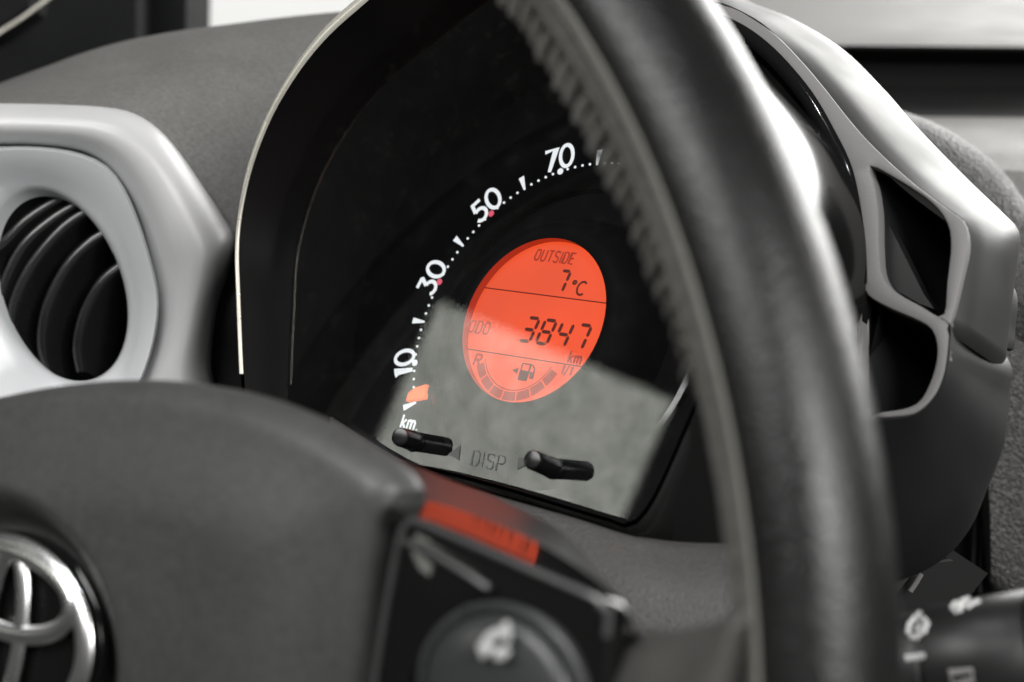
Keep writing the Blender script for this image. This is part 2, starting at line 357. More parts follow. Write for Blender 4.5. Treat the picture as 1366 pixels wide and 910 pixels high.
# pebbled console panel to the right of the pod
R_ = rows_px([
    ([(1150, 175), (1210, 190), (1290, 240), (1350, 290), (1460, 380)], [1000, 985, 970, 960, 950]),
    ([(1130, 125), (1205, 148), (1260, 170), (1310, 203), (1345, 236), (1380, 280), (1470, 330)], [900, 895, 890, 885, 880, 875, 870]),
    ([(1130, 190), (1200, 210), (1260, 240), (1300, 275), (1335, 310), (1375, 345), (1470, 380)], [865, 860, 856, 852, 850, 848, 846]),
    ([(1130, 300), (1200, 320), (1280, 350), (1330, 380), (1370, 410), (1470, 440)], [850, 846, 842, 838, 836, 834])], 26)
M_dashu = plastic('pebbled plastic shaded copy', (0.05, 0.049, 0.048), 0.5, spec=0.3, bd=0.9, grain=1.0, gscale=950)  # darker copy of the pebbled plastic, tones down windscreen light on the hump
mesh_ob('console_upper', *thick(refine(R_, 26) + [[v + back * 4 for v in spline([at(x, y, 836) for x, y in [(1130, 345), (1200, 375), (1280, 410), (1345, 444), (1370, 456), (1470, 490)]], 26)]], back * 12), M_dashu, dash)
R_ = rows_px([
    ([(1290, 425), (1345, 447), (1370, 459), (1470, 493)], 842), ([(1290, 431), (1345, 453), (1370, 465), (1470, 499)], 835), ([(1300, 520), (1345, 525), (1380, 530), (1470, 540)], 833),
    ([(1318, 640), (1345, 640), (1380, 640), (1470, 640)], 833), ([(1322, 730), (1345, 735), (1380, 735), (1470, 735)], 836), ([(1322, 775), (1340, 790), (1380, 800), (1470, 800)], 842), ([(1322, 800), (1340, 815), (1380, 840), (1470, 840)], 860)], 16)
mesh_ob('console_lower', *thick(refine(R_, 30), back * 14), M_dashr, dash)
# dark recess panel left of the console panel, under the pod
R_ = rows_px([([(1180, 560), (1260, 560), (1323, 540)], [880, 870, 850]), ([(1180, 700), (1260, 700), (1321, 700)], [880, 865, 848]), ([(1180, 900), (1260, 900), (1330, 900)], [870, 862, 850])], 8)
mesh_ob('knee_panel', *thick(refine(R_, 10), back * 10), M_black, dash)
for x, y0, y1 in ((1296, 610, 790), (1306, 600, 790)):
    mesh_ob('knee_rib', *tube([at(x + 8, y0, 850), at(x, y1, 850)], back, 1.2, 2), M_side, dash)
# folded shroud panels above the stalk
def prism(pts, d, th, mat, name, par):
    a = [at(x, y, dd) for (x, y), dd in zip(pts, d)]; V, F = loft([a, [v + back * th for v in a]], True, True, True)
    return mesh_ob(name, V, F, mat, par, smooth=False)
prism([(1212, 765), (1262, 728), (1318, 765), (1290, 800), (1260, 800), (1212, 792)], [700] * 6, 40, M_black, 'shroud_panel', dash)
prism([(1190, 800), (1218, 764), (1240, 752), (1272, 748), (1282, 830), (1190, 850)], [690] * 6, 30, M_black, 'shroud_panel', dash)
mesh_ob('shroud_clip', *tube([at(1214, 789, 684), at(1222, 777, 684), at(1229, 765, 684)], back, 1.0, 1.0), M_frame, dash)

# ================================================================ AIR VENT
vent = thing('air_vent', 'round car air vent with curved black slats in a pale silver surround', 'air vent', at(75, 382, 800))
vo = sp2([(-120, 215), (-60, 200), (0, 196), (50, 196), (100, 203), (140, 220), (165, 250), (185, 295), (202, 350), (212, 400), (207, 450), (192, 500), (160, 560), (60, 600), (-60, 590), (-120, 540)], 72, True)
VC = (78, 381)
def vell(a, b, n=72):
    # opening ellipse as seen, leaning to the right
    out_ = []
    for i in range(n):
        t = 2 * math.pi * i / n; x = a * math.cos(t); y = b * math.sin(t); s = rad(22)
        out_.append((VC[0] + x * math.cos(s) - y * math.sin(s) * -1 * -1, VC[1] - (x * math.sin(s) * -1 * -1 + y * math.cos(s))))
    return out_
def match(outer, inner):
    n = len(inner); best = min(range(n), key=lambda k: sum((outer[i][0] - inner[(i + k) % n][0]) ** 2 + (outer[i][1] - inner[(i + k) % n][1]) ** 2 for i in range(0, n, 6)))
    return [inner[(i + best) % n] for i in range(n)]
vi = vell(84, 133)
vi_m = match(vo, vi)
if sum((vo[i][0] - vi_m[i][0]) ** 2 for i in range(72)) > sum((vo[i][0] - match(vo, vi[::-1])[i][0]) ** 2 for i in range(72)): vi_m = match(vo, vi[::-1])
def vrow(t, d): return [at(a[0] + (b[0] - a[0]) * t, a[1] + (b[1] - a[1]) * t, d) for a, b in zip(vo, vi_m)]
def push(row, k): return [v + back * k for v in row]
r_in = vrow(1.0, 789)
axis = Vector((-0.25, -0.05, -1)).normalized()       # into the dashboard
rows = [vrow(-0.03, 800), vrow(-0.015, 785), vrow(0.01, 779), vrow(0.07, 774), vrow(0.3, 776), vrow(0.6, 781), vrow(0.85, 785), vrow(0.95, 786.5), r_in, [v + axis * 6 for v in r_in], [v + axis * 60 for v in r_in]]
sr_ = mesh_ob('surround', *loft(rows[:10], True), M_vent, vent, angle=80)
mesh_ob('duct', *loft([[v + axis * 5.5 for v in vrow(0.99, 789)], [v + axis * 62 for v in vrow(1.02, 789)]], True, False, True), M_black, vent)
slats = [[(-40, 350), (0, 322), (30, 292), (62, 270), (85, 258)], [(-20, 440), (-6, 400), (5, 368), (30, 322), (70, 287), (112, 262)],
         [(26, 506), (13, 470), (9, 440), (17, 395), (42, 346), (85, 297), (136, 266)], [(64, 508), (54, 470), (53, 440), (62, 400), (88, 350), (122, 317), (158, 298)],
         [(106, 496), (101, 465), (103, 440), (113, 408), (136, 370), (174, 341)], [(-40, 420), (-8, 470), (10, 502), (22, 512)]]
for s in slats:
    pth = [at(x, y, 794) for x, y in sp2(s, 20)]
    nrm = axis
    rows = []
    for k, (dp, hw) in enumerate(((0, 0.5), (0.5, 1.7), (2.5, 2.3), (44, 2.3))):
        lft = []
        for i, p in enumerate(pth):
            t = (pth[min(i + 1, 19)] - pth[max(i - 1, 0)]).normalized(); sd = axis.cross(t).normalized()
            lft.append((p + axis * dp, sd * hw))
        rows.append(lft)
    ring = [[p - s_ for p, s_ in r] for r in rows[::-1]] + [[p + s_ for p, s_ in r] for r in rows]
    V, F = loft(ring, False, closed_v=True)
    n = 20; m = len(ring); F += [tuple(i * n for i in range(m)), tuple(i * n + n - 1 for i in range(m))]
    mesh_ob('slat', V, F, M_slat, vent)

# ================================================================ PILLAR
pil = thing('windscreen_pillar', 'dark windscreen pillar at the far corner behind the vent', 'pillar', at(120, 60, 1300))
prism([(-80, -60), (183, -60), (181, 200), (-80, 200)], [1250] * 4, 120, M_pillar, 'inner_cover', pil)
prism([(176, -60), (250, -60), (246, 200), (176, 200)], [1300] * 4, 100, M_pillar, 'outer_post', pil)
prism([(-80, -60), (52, -60), (38, 8), (-6, 40), (-80, 80)], [1120] * 5, 40, M_pillar, 'window_frame', pil)
mesh_ob('frame_strip', *tube([at(x, y, 1116) for x, y in sp2([(-40, 73), (0, 43), (25, 27), (66, -3), (110, -40)], 14)], back, 0.9, 0.9), M_lip, pil)

# ================================================================ INSTRUMENT CLUSTER
cl = thing('instrument_cluster', 'round black instrument pod with a lit speedometer scale and orange round display', 'instrument cluster', D(0, 0, 0))
half = [(0, 120), (22, 116), (45, 105), (64, 91), (80, 79), (92, 66), (102, 50), (108, 33), (110, 17), (109, 1), (104, -17), (97, -40), (92, -55), (88, -63), (83, -67.5), (76, -67), (60, -66), (30, -64), (0, -63)]
lipl = half + [(-x, y) for x, y in half[-2:0:-1]]
lip = sp2(lipl, 140, True)
KZ = 0.23
def lipz(y, o=0.0): return 62 + KZ * y + o
def scl(l, s, cx=0, cy=15): return [(cx + (x - cx) * s, cy + (y - cy) * s) for x, y in l]
def lrow(s, o, zfix=None): return [D(x, y, (lipz(y, o) if zfix is None else zfix)) for x, y in scl(lip, s)]
mesh_ob('hood_outer', *loft([lrow(1.0, -0.5), lrow(1.012, -3), lrow(1.018, -10), lrow(1.02, 0, 18), lrow(1.02, 0, 6), lrow(1.03, 0, 0.5), lrow(1.03, 0, -6)], True), M_hoodout, cl)
mesh_ob('hood_inner', *loft([lrow(0.985, -0.8), lrow(0.972, -6), lrow(0.95, -20), lrow(0.93, 0, 4), lrow(0.93, 0, -3)], True), M_funnel, cl)
li_ = scl(lip, 0.988); k0 = min(range(140), key=lambda i: (li_[i][0] - 97) ** 2 + (li_[i][1] + 40) ** 2)
k1 = min(range(140), key=lambda i: li_[i][0] ** 2 + (li_[i][1] + 63) ** 2)
li_ = [p for p in (li_[(k1 + i) % 140] for i in range(140)) if p[1] > -46 and not (p[0] > 10 and p[1] < 60)]
lt = [D(x, y, lipz(y, 0.3)) for x, y in li_]
mesh_ob('hood_lip', *tube(lt, Vector((0, -0.2, 1)), lambda i: 0.8 + 1.3 * max(0, min(1, (lt[i].y - 10) / 70)), 0.8), M_lip, cl)
# dial
dl = scl(lip, 0.945)
mesh_ob('dial_face', *plate([dl], D, 0, 4, 0.5), M_dial, cl, smooth=False)
ring = ell(0, 0, 59, 59, 72)
V, F = loft([[D(x, y, 0.2) for x, y in ring], [D(x * 0.985, y * 0.985, 1.6) for x, y in ring], [D(x * 0.95, y * 0.95, 1.9) for x, y in ring], [D(x * 0.93, y * 0.93, 0.2) for x, y in ring]], True)
mesh_ob('dial_ring', V, F, M_gloss, cl)
# centre cone with display
cone = [(44, 0.1), (43.5, 2), (40, 12), (36, 18.5), (33.5, 19.8), (31, 20), (30, 19.6), (30, 15)]
mesh_ob('display_bezel', *loft([[D(x, y, z) for x, y in ell(0, 0, r_, r_, 72)] for r_, z in cone[:7]], True), M_dial, cl)
lcd = mesh_ob('display', *plate([ell(0, 0, 30.2, 30.2, 72)], D, 16.2, 5, 0.2), M_lcd, cl, smooth=False)
mesh_ob('display_well', *loft([[D(x, y, z) for x, y in ell(0, 0, 30, 30, 72)] for z in (19.6, 16.2)], True), M_lcdwall, lcd)
ZL = 16.45
# stroke glyphs
def arc(cx, cy, a, b, t0, t1, n=10): return [(cx + a * math.cos(rad(t0 + (t1 - t0) * i / (n - 1))), cy + b * math.sin(rad(t0 + (t1 - t0) * i / (n - 1)))) for i in range(n)]
G = {
 '0': (0.66, [arc(.33, .5, .30, .48, 90, 450, 25)]),
 '1': (0.34, [[(.0, .80), (.2, .95), (.2, 0.02)]]),
 '3': (0.62, [[(.05, .97), (.5, .97), (.5, .95), (.3, .58)] , arc(.28, .30, .28, .28, 85, -150, 14)]),
 '5': (0.62, [[(.55, .96), (.14, .96), (.10, .56)], arc(.28, .31, .28, .29, 128, -150, 16)]),
 '7': (0.60, [[(.03, .96), (.56, .96), (.20, .02)]]),
 'O': (0.5, [[(.08, .1), (.0, .2), (.0, .8), (.08, .95), (.32, .95), (.4, .8), (.4, .2), (.32, .05), (.08, .05), (.0, .2)]]),
 'U': (0.5, [[(0, 1), (0, .2), (.08, .03), (.32, .03), (.4, .2), (.4, 1)]]), 'T': (0.5, [[(0, .97), (.42, .97)], [(.21, .97), (.21, 0)]]),
 'S': (0.5, [[(.4, .85), (.32, .97), (.08, .97), (0, .82), (.03, .6), (.37, .42), (.4, .18), (.32, .03), (.08, .03), (0, .16)]]),
 'I': (0.14, [[(.02, 1), (.02, 0)]]), 'D': (0.5, [[(0, 0.02), (0, .98), (.25, .98), (.4, .8), (.4, .2), (.25, .02), (0, .02)]]),
 'E': (0.48, [[(.38, .97), (0, .97), (0, .03), (.38, .03)], [(0, .5), (.32, .5)]]), 'R': (0.55, [[(0, 0), (0, .97), (.3, .97), (.42, .85), (.42, .62), (.3, .5), (0, .5)], [(.2, .5), (.45, 0)]]),
 'P': (0.5, [[(0, 0), (0, .97), (.3, .97), (.42, .85), (.42, .6), (.3, .47), (0, .47)]]), 'C': (0.5, [arc(.28, .5, .28, .48, 50, 310, 14)]),
 'k': (0.5, [[(0, 0), (0, 1)], [(.38, .66), (.03, .3)], [(.12, .38), (.4, 0)]]), 'm': (0.85, [[(0, 0), (0, .66)], [(0, .5), (.1, .64), (.24, .64), (.34, .5), (.34, 0)], [(.34, .5), (.44, .64), (.58, .64), (.68, .5), (.68, 0)]]),
 '.': (0.1, [[(0.03, 0.0), (0.03, 0.08)]]), '/': (0.36, [[(0, -.08), (.28, 1.05)]]), 'h': (0.5, [[(0, 0), (0, 1)], [(0, .5), (.1, .64), (.26, .64), (.36, .5), (.36, 0)]]),
 'o': (0.26, [arc(.1, .86, .10, .11, 90, 450, 12)]),
}
def text(s, w=0.1, slant=0.0):
    """strokes of a word, unit height; returns (width, list of polylines)"""
    x = 0; P_ = []
    for ch in s:
        if ch == ' ': x += .4; continue
        a, st = G[ch]
        for pl in st: P_.append([(x + u + v * slant, v) for u, v in pl])
        x += a + 0.12
    return x - 0.12, P_
def write(name, s, origin, xdir, ydir, height, sw, mat, parent, nvec, slant=0.0, xs=1.0, lift=0.12):
    wd_, P_ = text(s, slant=slant); parts = []
    for pl in P_:
        path = [origin + xdir * (u * height * xs) + ydir * (v * height) for u, v in pl]
        cl_ = (path[0] - path[-1]).length < 1e-6
        if cl_: path = path[:-1]
        parts.append(tube(path, nvec, sw, lift, cl_, 6))
    V, F = join(parts)
    return mesh_ob(name, V, F, mat, parent)
NZ = Vector((0, 0, 1))
A0, S0, RT = rad(13.92), rad(195.24), 66.5
for k, s in ((0, '10'), (2, '30'), (4, '50'), (6, '70')):
    th = S0 - A0 * k; up = Vector((math.cos(th), math.sin(th), 0)); xd = Vector((math.sin(th), -math.cos(th), 0))
    hgt = 9.1; wdt, _ = text(s)
    cpx = {0: (539, 484), 2: (576, 370), 4: (649, 273), 6: (746, 211)}[k]
    c = onz(*cpx, 0.4)
    write('speed_numeral', s, c - xd * (wdt * hgt * 0.5) - up * (hgt * 0.5), xd, up, hgt, 0.76, M_lit, cl, NZ)
def disc(c, r_, h=0.25, n=10):
    return loft([[c + Vector((math.cos(2 * math.pi * i / n) * r_, math.sin(2 * math.pi * i / n) * r_, z)) for i in range(n)] for z in (0, h)], True, True, True)
for k5 in range(-5, 46):
    th = S0 - A0 * k5 / 5; u = Vector((math.cos(th), math.sin(th), 0)); t = Vector((-math.sin(th), math.cos(th), 0))
    if k5 % 10 == 0: mesh_ob('scale_dot', *disc(u * RT + NZ * 0.2, 1.25), M_red if k5 in (10, 20) else M_lit, cl)
    elif k5 % 5 == 0:
        a = [u * (RT - 0.6) + t * 0.35, u * (RT + 5.2) + t * 1.15, u * (RT + 5.2) - t * 1.15, u * (RT - 0.6) - t * 0.35]
        mesh_ob('scale_wedge', *loft([[v + NZ * 0.2 for v in a], [v + NZ * 0.45 for v in a]], True, True, True), M_lit, cl, smooth=False)
    else: mesh_ob('scale_tick', *disc(u * RT + NZ * 0.2, 0.5, n=8), M_lit, cl)
# needle tip
a = [onz(x, y, 4) for x, y in ((546, 537), (549, 527), (557, 520), (573, 515), (570, 533), (558, 535))]
mesh_ob('needle', *loft([a, [v + NZ * 2 for v in a]], True, True, True), M_needle, cl, smooth=False)
u0 = Vector((math.cos(S0 + A0), math.sin(S0 + A0), 0)); na = [u0 * r_ + NZ * 3 + Vector((-u0.y, u0.x, 0)) * w_ for r_, w_ in ((40, 2), (58, 1.2), (58, -1.2), (40, -2))]
mesh_ob('needle_arm', *loft([na, [v + NZ * 1.6 for v in na]], True, True, True), M_dial, cl, smooth=False)
write('unit_text', 'km.', onz(534, 570, 0.4), D(1, 0, 0), D(0, 1, 0), 4.9, 0.46, M_lit, cl, NZ)
# display contents
XD, YD = D(1, 0, 0), D(0, 1, 0)
def lcdtext(name, s, bl, br, hgt, sw, mat, slant=0.1):
    a, b = onz(*bl, ZL), onz(*br, ZL); wdt, _ = text(s)
    return write(name, s, a, XD, YD, hgt, sw, mat, lcd, NZ, slant, (b - a).x / (wdt * hgt), 0.08)
lcdtext('outside_text', 'OUTSIDE', (712, 347), (764, 354), 4.2, 0.3, M_segf)
lcdtext('odometer_text', 'ODO', (624, 443), (651, 447), 4.6, 0.3, M_segf, 0.05)
lcdtext('kilometre_text', 'km', (757, 484), (775, 487), 4.2, 0.4, M_segf, 0.05)
lcdtext('range_mark', 'R', (631, 487), (641, 488), 4.2, 0.45, M_segf, 0.05)
lcdtext('full_mark', '1/1', (747, 499), (763, 498), 3.4, 0.35, M_segf, 0.05)
lcdtext('celsius_mark', 'oC', (759, 392), (777, 396), 5.0, 0.40, M_seg, 0.05)
SEG = {'a': ((.06, 1), (.94, 1)), 'b': ((1, .97), (1, .53)), 'c': ((1, .47), (1, .03)), 'd': ((.06, 0), (.94, 0)), 'e': ((0, .47), (0, .03)), 'f': ((0, .97), (0, .53)), 'g': ((.08, .5), (.92, .5))}
DG = {'7': 'abc', '3': 'abgcd', '8': 'abcdefg', '4': 'fgbc'}
def seven(s, bl, hgt, wdt, pitch, sw, slant):
    o = onz(*bl, ZL)
    for i, ch in enumerate(s):
        parts = []
        for c in DG[ch]:
            q = [o + XD * (i * pitch + u * wdt + v * hgt * slant) + YD * (v * hgt) for u, v in SEG[c]]
            d = (q[1] - q[0]).normalized(); sd = NZ.cross(d)
            pts = [q[0] - d * 0, q[0] + d * sw + sd * sw, q[1] - d * sw + sd * sw, q[1], q[1] - d * sw - sd * sw, q[0] + d * sw - sd * sw]
            parts.append(loft([[p for p in pts], [p + NZ * 0.1 for p in pts]], True, True, True))
        mesh_ob('display_digit', *join(parts), M_seg, lcd, smooth=False)
seven('7', (738, 388), 7.6, 3.8, 8, 0.56, 0.16)
seven('3847', (692, 454), 8.6, 4.8, 7.6, 0.62, 0.16)
for (a, b) in (((637.5, 382.5), (804.5, 404)), ((621.6, 466), (773, 488))):
    q0, q1 = onz(*a, ZL), onz(*b, ZL); q1.y = q0.y = (q0.y + q1.y) / 2
    hw = math.sqrt(max(0, 29.9 ** 2 - q0.y ** 2))
    mesh_ob('display_line', *tube([D(-hw, q0.y, ZL), D(hw, q0.y, ZL)], NZ, 0.2, 0.1), M_seg, lcd)
gc = onz(697, 463, ZL)
gi = [onz(*p, ZL) for p in ((650, 487), (668, 503), (690, 517), (715, 517), (735, 508))]
ri = sum((p - gc).length for p in gi) / 5; go = [onz(*p, ZL) for p in ((637, 497), (665, 523), (689, 531), (710, 530), (730, 524))]
ro = sum((p - gc).length for p in go) / 5
for i in range(7):
    t0 = 207 + i * 19; tA, tB = rad(t0), rad(t0 + 17)
    pts = [gc + D(math.cos(t), math.sin(t), 0) * r_ for r_, ts in ((ri + 0.5, [tA, (tA + tB) / 2, tB]), (ro, [tB, (tA + tB) / 2, tA])) for t in ts]
    pts = [p if math.hypot(p.x, p.y) < 29.6 else D(p.x * 29.6 / math.hypot(p.x, p.y), p.y * 29.6 / math.hypot(p.x, p.y), p.z) for p in pts]
    mesh_ob('gauge_segment', *loft([pts, [p + NZ * 0.1 for p in pts]], True, True, True), M_segf, lcd, smooth=False)
pth = [gc + D(math.cos(rad(t)), math.sin(rad(t)), 0) * (ri - 0.2) for t in range(203, 345, 6)]
mesh_ob('gauge_arc', *tube(pth, NZ, 0.22, 0.1), M_segf, lcd)
fp = onz(691, 506, ZL)
mesh_ob('fuel_symbol', *join([tube([fp + D(a, b, 0) for a, b in pl], NZ, 0.3, 0.1) for pl in ([(0, 0), (0, 5.8), (3.6, 5.8), (3.6, 0), (0, 0)], [(3.6, 3), (4.8, 3), (4.8, 1), (5.8, 1), (5.8, 4.4), (4.4, 5.8)])]
    + [loft([[fp + D(a, b, z) for a, b in ((0, 0), (3.6, 0), (3.6, 3.4), (0, 3.4))] for z in (0, 0.1)], True, True, True), loft([[fp + D(a, b, z) for a, b in ((-1.2, 1.8), (-1.2, 4.0), (-3.6, 2.9))] for z in (0, 0.1)], True, True, True)]), M_seg, lcd, smooth=False)
# dim red streak and faint number high on the dial
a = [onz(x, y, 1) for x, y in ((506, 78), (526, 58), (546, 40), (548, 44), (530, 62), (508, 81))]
mesh_ob('red_streak', *loft([a, [v + NZ * 0.2 for v in a]], True, True, True), M_redbar, cl, smooth=False)
write('faint_numeral', '10', onz(566, 40, 1), (onz(581, 27, 1) - onz(566, 40, 1)).normalized(), (onz(560, 30, 1) - onz(566, 40, 1)).normalized(), 6, 0.4, M_dim, cl, NZ)
# lens
LN = Vector((0, -0.165, 1)).normalized()
KL = 0.165
def lensz(y, o=0.0): return 47 + KL * y + o
ll = scl(lip, 0.962)
V, F = plate([ll], lambda x, y, z: D(x, y, lensz(y, z)), 0, 1.0, 0.2)
mesh_ob('lens', V, F, M_lens, cl, smooth=False)
LP = D(0, 0, 47)
def onl(px, py, o=0.15): return on(px, py, LP + LN * o, LN)
LX = D(1, 0, 0); LY = LN.cross(LX)
write('display_button_text', 'DISP', onl(628, 621), LX, LY, 5.2, 0.24, M_engr, cl, LN, 0.0, (onl(674, 627) - onl(629, 621)).x / (text('DISP')[0] * 5.2))
for tri in (((598, 606), (614, 594), (612, 614)), ((706, 618), (692, 609), (690, 627))):
    a = [onl(*p) for p in tri]; mesh_ob('arrow_mark', *loft([a, [v + LN * 0.12 for v in a]], True, True, True), M_engr, cl, smooth=False)
# reset knobs: pins standing out of the lens
for tip, base in (((533, 583), (552, 589)), ((709, 613), (738, 625))):
    b = onl(*base, 0.0); tp = b + EZ.copy() * 0 + Vector((0, -0.02, 1)) * 17.5
    # aim the tip at the pixel ray nearest to it
    d = ray(tip).normalized(); tt = (tp - CAM).dot(d); tp = CAM + d * tt
    ax = (tp - b).normalized(); s = ax.cross(D(0, 1, 0)).normalized(); u = s.cross(ax)
    prof = [(-2, 3.6), (0.3, 3.6), (0.3, 3.3), (1.0, 3.2), (1.0, 3.35), ((tp - b).length - 1, 3.2), ((tp - b).length - 0.2, 2.9), ((tp - b).length, 2.2)]
    V, F = loft([[b + ax * z + s * (r_ * math.cos(2 * math.pi * i / 20)) + u * (r_ * math.sin(2 * math.pi * i / 20)) for i in range(20)] for z, r_ in prof], True, True, True)
    mesh_ob('reset_knob', V, F, M_knob, cl)
# rectangle of light that the lens mirrors (a side window behind the driver)
def mirror(px, dist):
    p = on(*px, LP, LN); d = ray(px).normalized(); rd = d - LN * (2 * d.dot(LN)); return p + rd * dist
DL = 2600
c00, c10, c01 = mirror((586, 402), DL), mirror((897, 535), DL), mirror((470, 668), DL)
cc = c00 + (c10 - c00) / 2 + (c01 - c00) / 2
xv = (W(c10) - W(c00)); yv = (W(c01) - W(c00)); zx = xv.normalized(); zn = zx.cross(yv).normalized(); zy = zn.cross(zx)
aim = (W(LP) - W(cc)).normalized()
if zn.dot(aim) > 0: zn = -zn; zy = -zy
l = bpy.data.lights.new('rear_window_light', 'AREA'); l.shape = 'RECTANGLE'; l.size = xv.length; l.size_y = abs(yv.dot(zy))
l.energy = 3.1 * math.pi * l.size * l.size_y; l.color = (0.97, 1.0, 0.89)
o = bpy.data.objects.new('rear_window_light', l); COL.objects.link(o)
o.matrix_world = Matrix.Translation(W(cc)) @ Matrix((zx, zn.cross(zx), zn)).transposed().to_4x4()

# right-hand bracket of the pod: frame face with two openings, shell behind
FZ = 0.0
outer_px = sp2([(955, 4), (985, 14), (1030, 43), (1062, 74), (1095, 112), (1150, 180), (1210, 237), (1262, 277), (1286, 296), (1291, 325), (1282, 375), (1270, 425), (1263, 438), (1268, 455), (1263, 495), (1249, 528), (1224, 550), (1195, 556), (1150, 558)], 80)
inner_px = sp2([(1138, 556), (1146, 480), (1147, 400), (1146, 350), (1141, 295), (1128, 230), (1105, 180), (1076, 130), (1040, 86), (1010, 58), (980, 38), (940, 20)], 50)
h1 = sp2([(1160, 221), (1195, 238), (1240, 268), (1262, 295), (1268, 325), (1263, 375), (1257, 421), (1228, 408), (1192, 387), (1176, 365), (1172, 330), (1171, 280), (1166, 245)], 50, True)
h2 = sp2([(1145, 372), (1158, 394), (1185, 410), (1232, 431), (1246, 446), (1250, 470), (1244, 500), (1230, 530), (1212, 543), (1176, 549), (1155, 550), (1150, 460)], 50, True)
def toxy(l, z=0.0): return [(onz(x, y, z).x, onz(x, y, z).y) for x, y in l]
mesh_ob('bracket_face', *plate([toxy(outer_px + inner_px), toxy(h1), toxy(h2)], D, FZ, 5, 0.7), M_frame, cl)
def pull(l, z): return [onz(x, y, z) for x, y in l]
for h in (h1, h2):
    a = pull(h, -2); c = sum(a, D(0, 0, 0)) / len(a)
    mesh_ob('opening_liner', *loft([a, [v + D(2, 0, -30) + (c - v) * 0.05 for v in a], [v + D(4, 0, -55) + (c - v) * 0.3 for v in a]], True, False, True), M_side, cl)
wg = pull([(1176, 300), (1186, 300), (1232, 392), (1246, 412), (1226, 405), (1192, 385)], -9)
mesh_ob('opening_web', *loft([wg, [v + D(1, 0, -3) for v in wg]], True, True, True), M_stalk0, cl, smooth=False)
mesh_ob('arc_groove', *tube(pull(inner_px[14:], 0.4), NZ, 2.6, 1.2), M_gloss, cl)
# shell: from the frame edge over the shoulder and down the side
e0 = sp2([(940, -4), (985, 13), (1030, 42), (1095, 111), (1150, 179), (1210, 236), (1262, 276), (1284, 292), (1291, 308), (1289, 335), (1282, 375), (1270, 428)], 70)
e2 = sp2([(960, -22), (1000, 2), (1060, 26), (1125, 66), (1182, 122), (1222, 168), (1288, 236), (1336, 282), (1358, 306), (1360, 330), (1352, 390), (1342, 478)], 70)
def mixp(t): return [(a[0] + (b[0] - a[0]) * t, a[1] + (b[1] - a[1]) * t) for a, b in zip(e0, e2)]
R_ = [pull(mixp(0.0), -1), pull(mixp(0.10), -2.2), pull(mixp(0.4), -10), pull(mixp(0.75), -24), pull(mixp(0.95), -37), pull(mixp(1.0), -46), pull(mixp(0.93), -62), pull(mixp(0.7), -85)]
mesh_ob('shell', *thick(refine(R_, 22), D(-2, -3, -2)), M_shell, cl, angle=70)
def mixs(a_, b_, t): return [(a[0] + (b[0] - a[0]) * t, a[1] + (b[1] - a[1]) * t) for a, b in zip(a_, b_)]
c0 = sp2([(1256, 424), (1268, 434), (1267, 460), (1261, 500), (1247, 531), (1222, 553), (1185, 560), (1130, 564)], 36)
c1 = sp2([(1270, 428), (1345, 479), (1346, 530), (1340, 590), (1318, 650), (1290, 712), (1240, 758), (1130, 800)], 36)
R_ = [pull(mixs(c0, c1, 0.0), 0.5), pull(mixs(c0, c1, 0.05), -1.5), pull(mixs(c0, c1, 0.4), -18), pull(mixs(c0, c1, 0.75), -36), pull(mixs(c0, c1, 0.95), -50), pull(mixs(c0, c1, 1.0), -58), pull(mixs(c0, c1, 0.93), -76)]
mesh_ob('lower_cup', *thick(refine(R_, 18), D(-3, 1, -2)), M_side, cl)
# pod body that closes the back
R_ = [[D(x, y, z) for x, y in scl(lip, s)] for s, z in ((1.06, -5), (1.0, -30), (0.9, -60))]
mesh_ob('pod_back', *loft(R_, True, False, True), M_black, cl)

# ================================================================ COLUMN COVER
cow = thing('steering_column_cover', 'dark grained steering column cover between instrument pod and wheel', 'column cover', at(800, 760, 660))
dep = [704, 684, 657, 641, 627, 613, 604, 590, 575]
R_ = rows_px([
    ([(440, 560), (520, 612), (600, 648), (700, 676), (770, 697), (835, 717), (900, 729), (1000, 732), (1100, 728)], [d + 8 for d in dep]),
    ([(440, 558), (520, 608), (600, 644), (700, 672), (770, 692), (835, 713), (900, 726), (1000, 729), (1100, 726)], [d - 1 for d in dep]),
    ([(440, 575), (520, 622), (600, 656), (700, 684), (770, 705), (835, 724), (900, 735), (1000, 739), (1100, 736)], [d - 8 for d in dep]),
    ([(440, 660), (520, 695), (600, 722), (700, 748), (770, 762), (835, 774), (900, 782), (1000, 786), (1100, 780)], [d - 24 for d in dep]),
    ([(440, 760), (520, 785), (600, 808), (700, 830), (770, 843), (835, 852), (900, 858), (1000, 860), (1100, 850)], [d - 34 for d in dep]),
    ([(440, 900), (520, 920), (600, 940), (700, 960), (770, 970), (835, 980), (900, 985), (1000, 985), (1100, 980)], [d - 40 for d in dep])], 40)
mesh_ob('cover_top', *thick(refine(R_, 30), back * 8), M_cowl, cow)

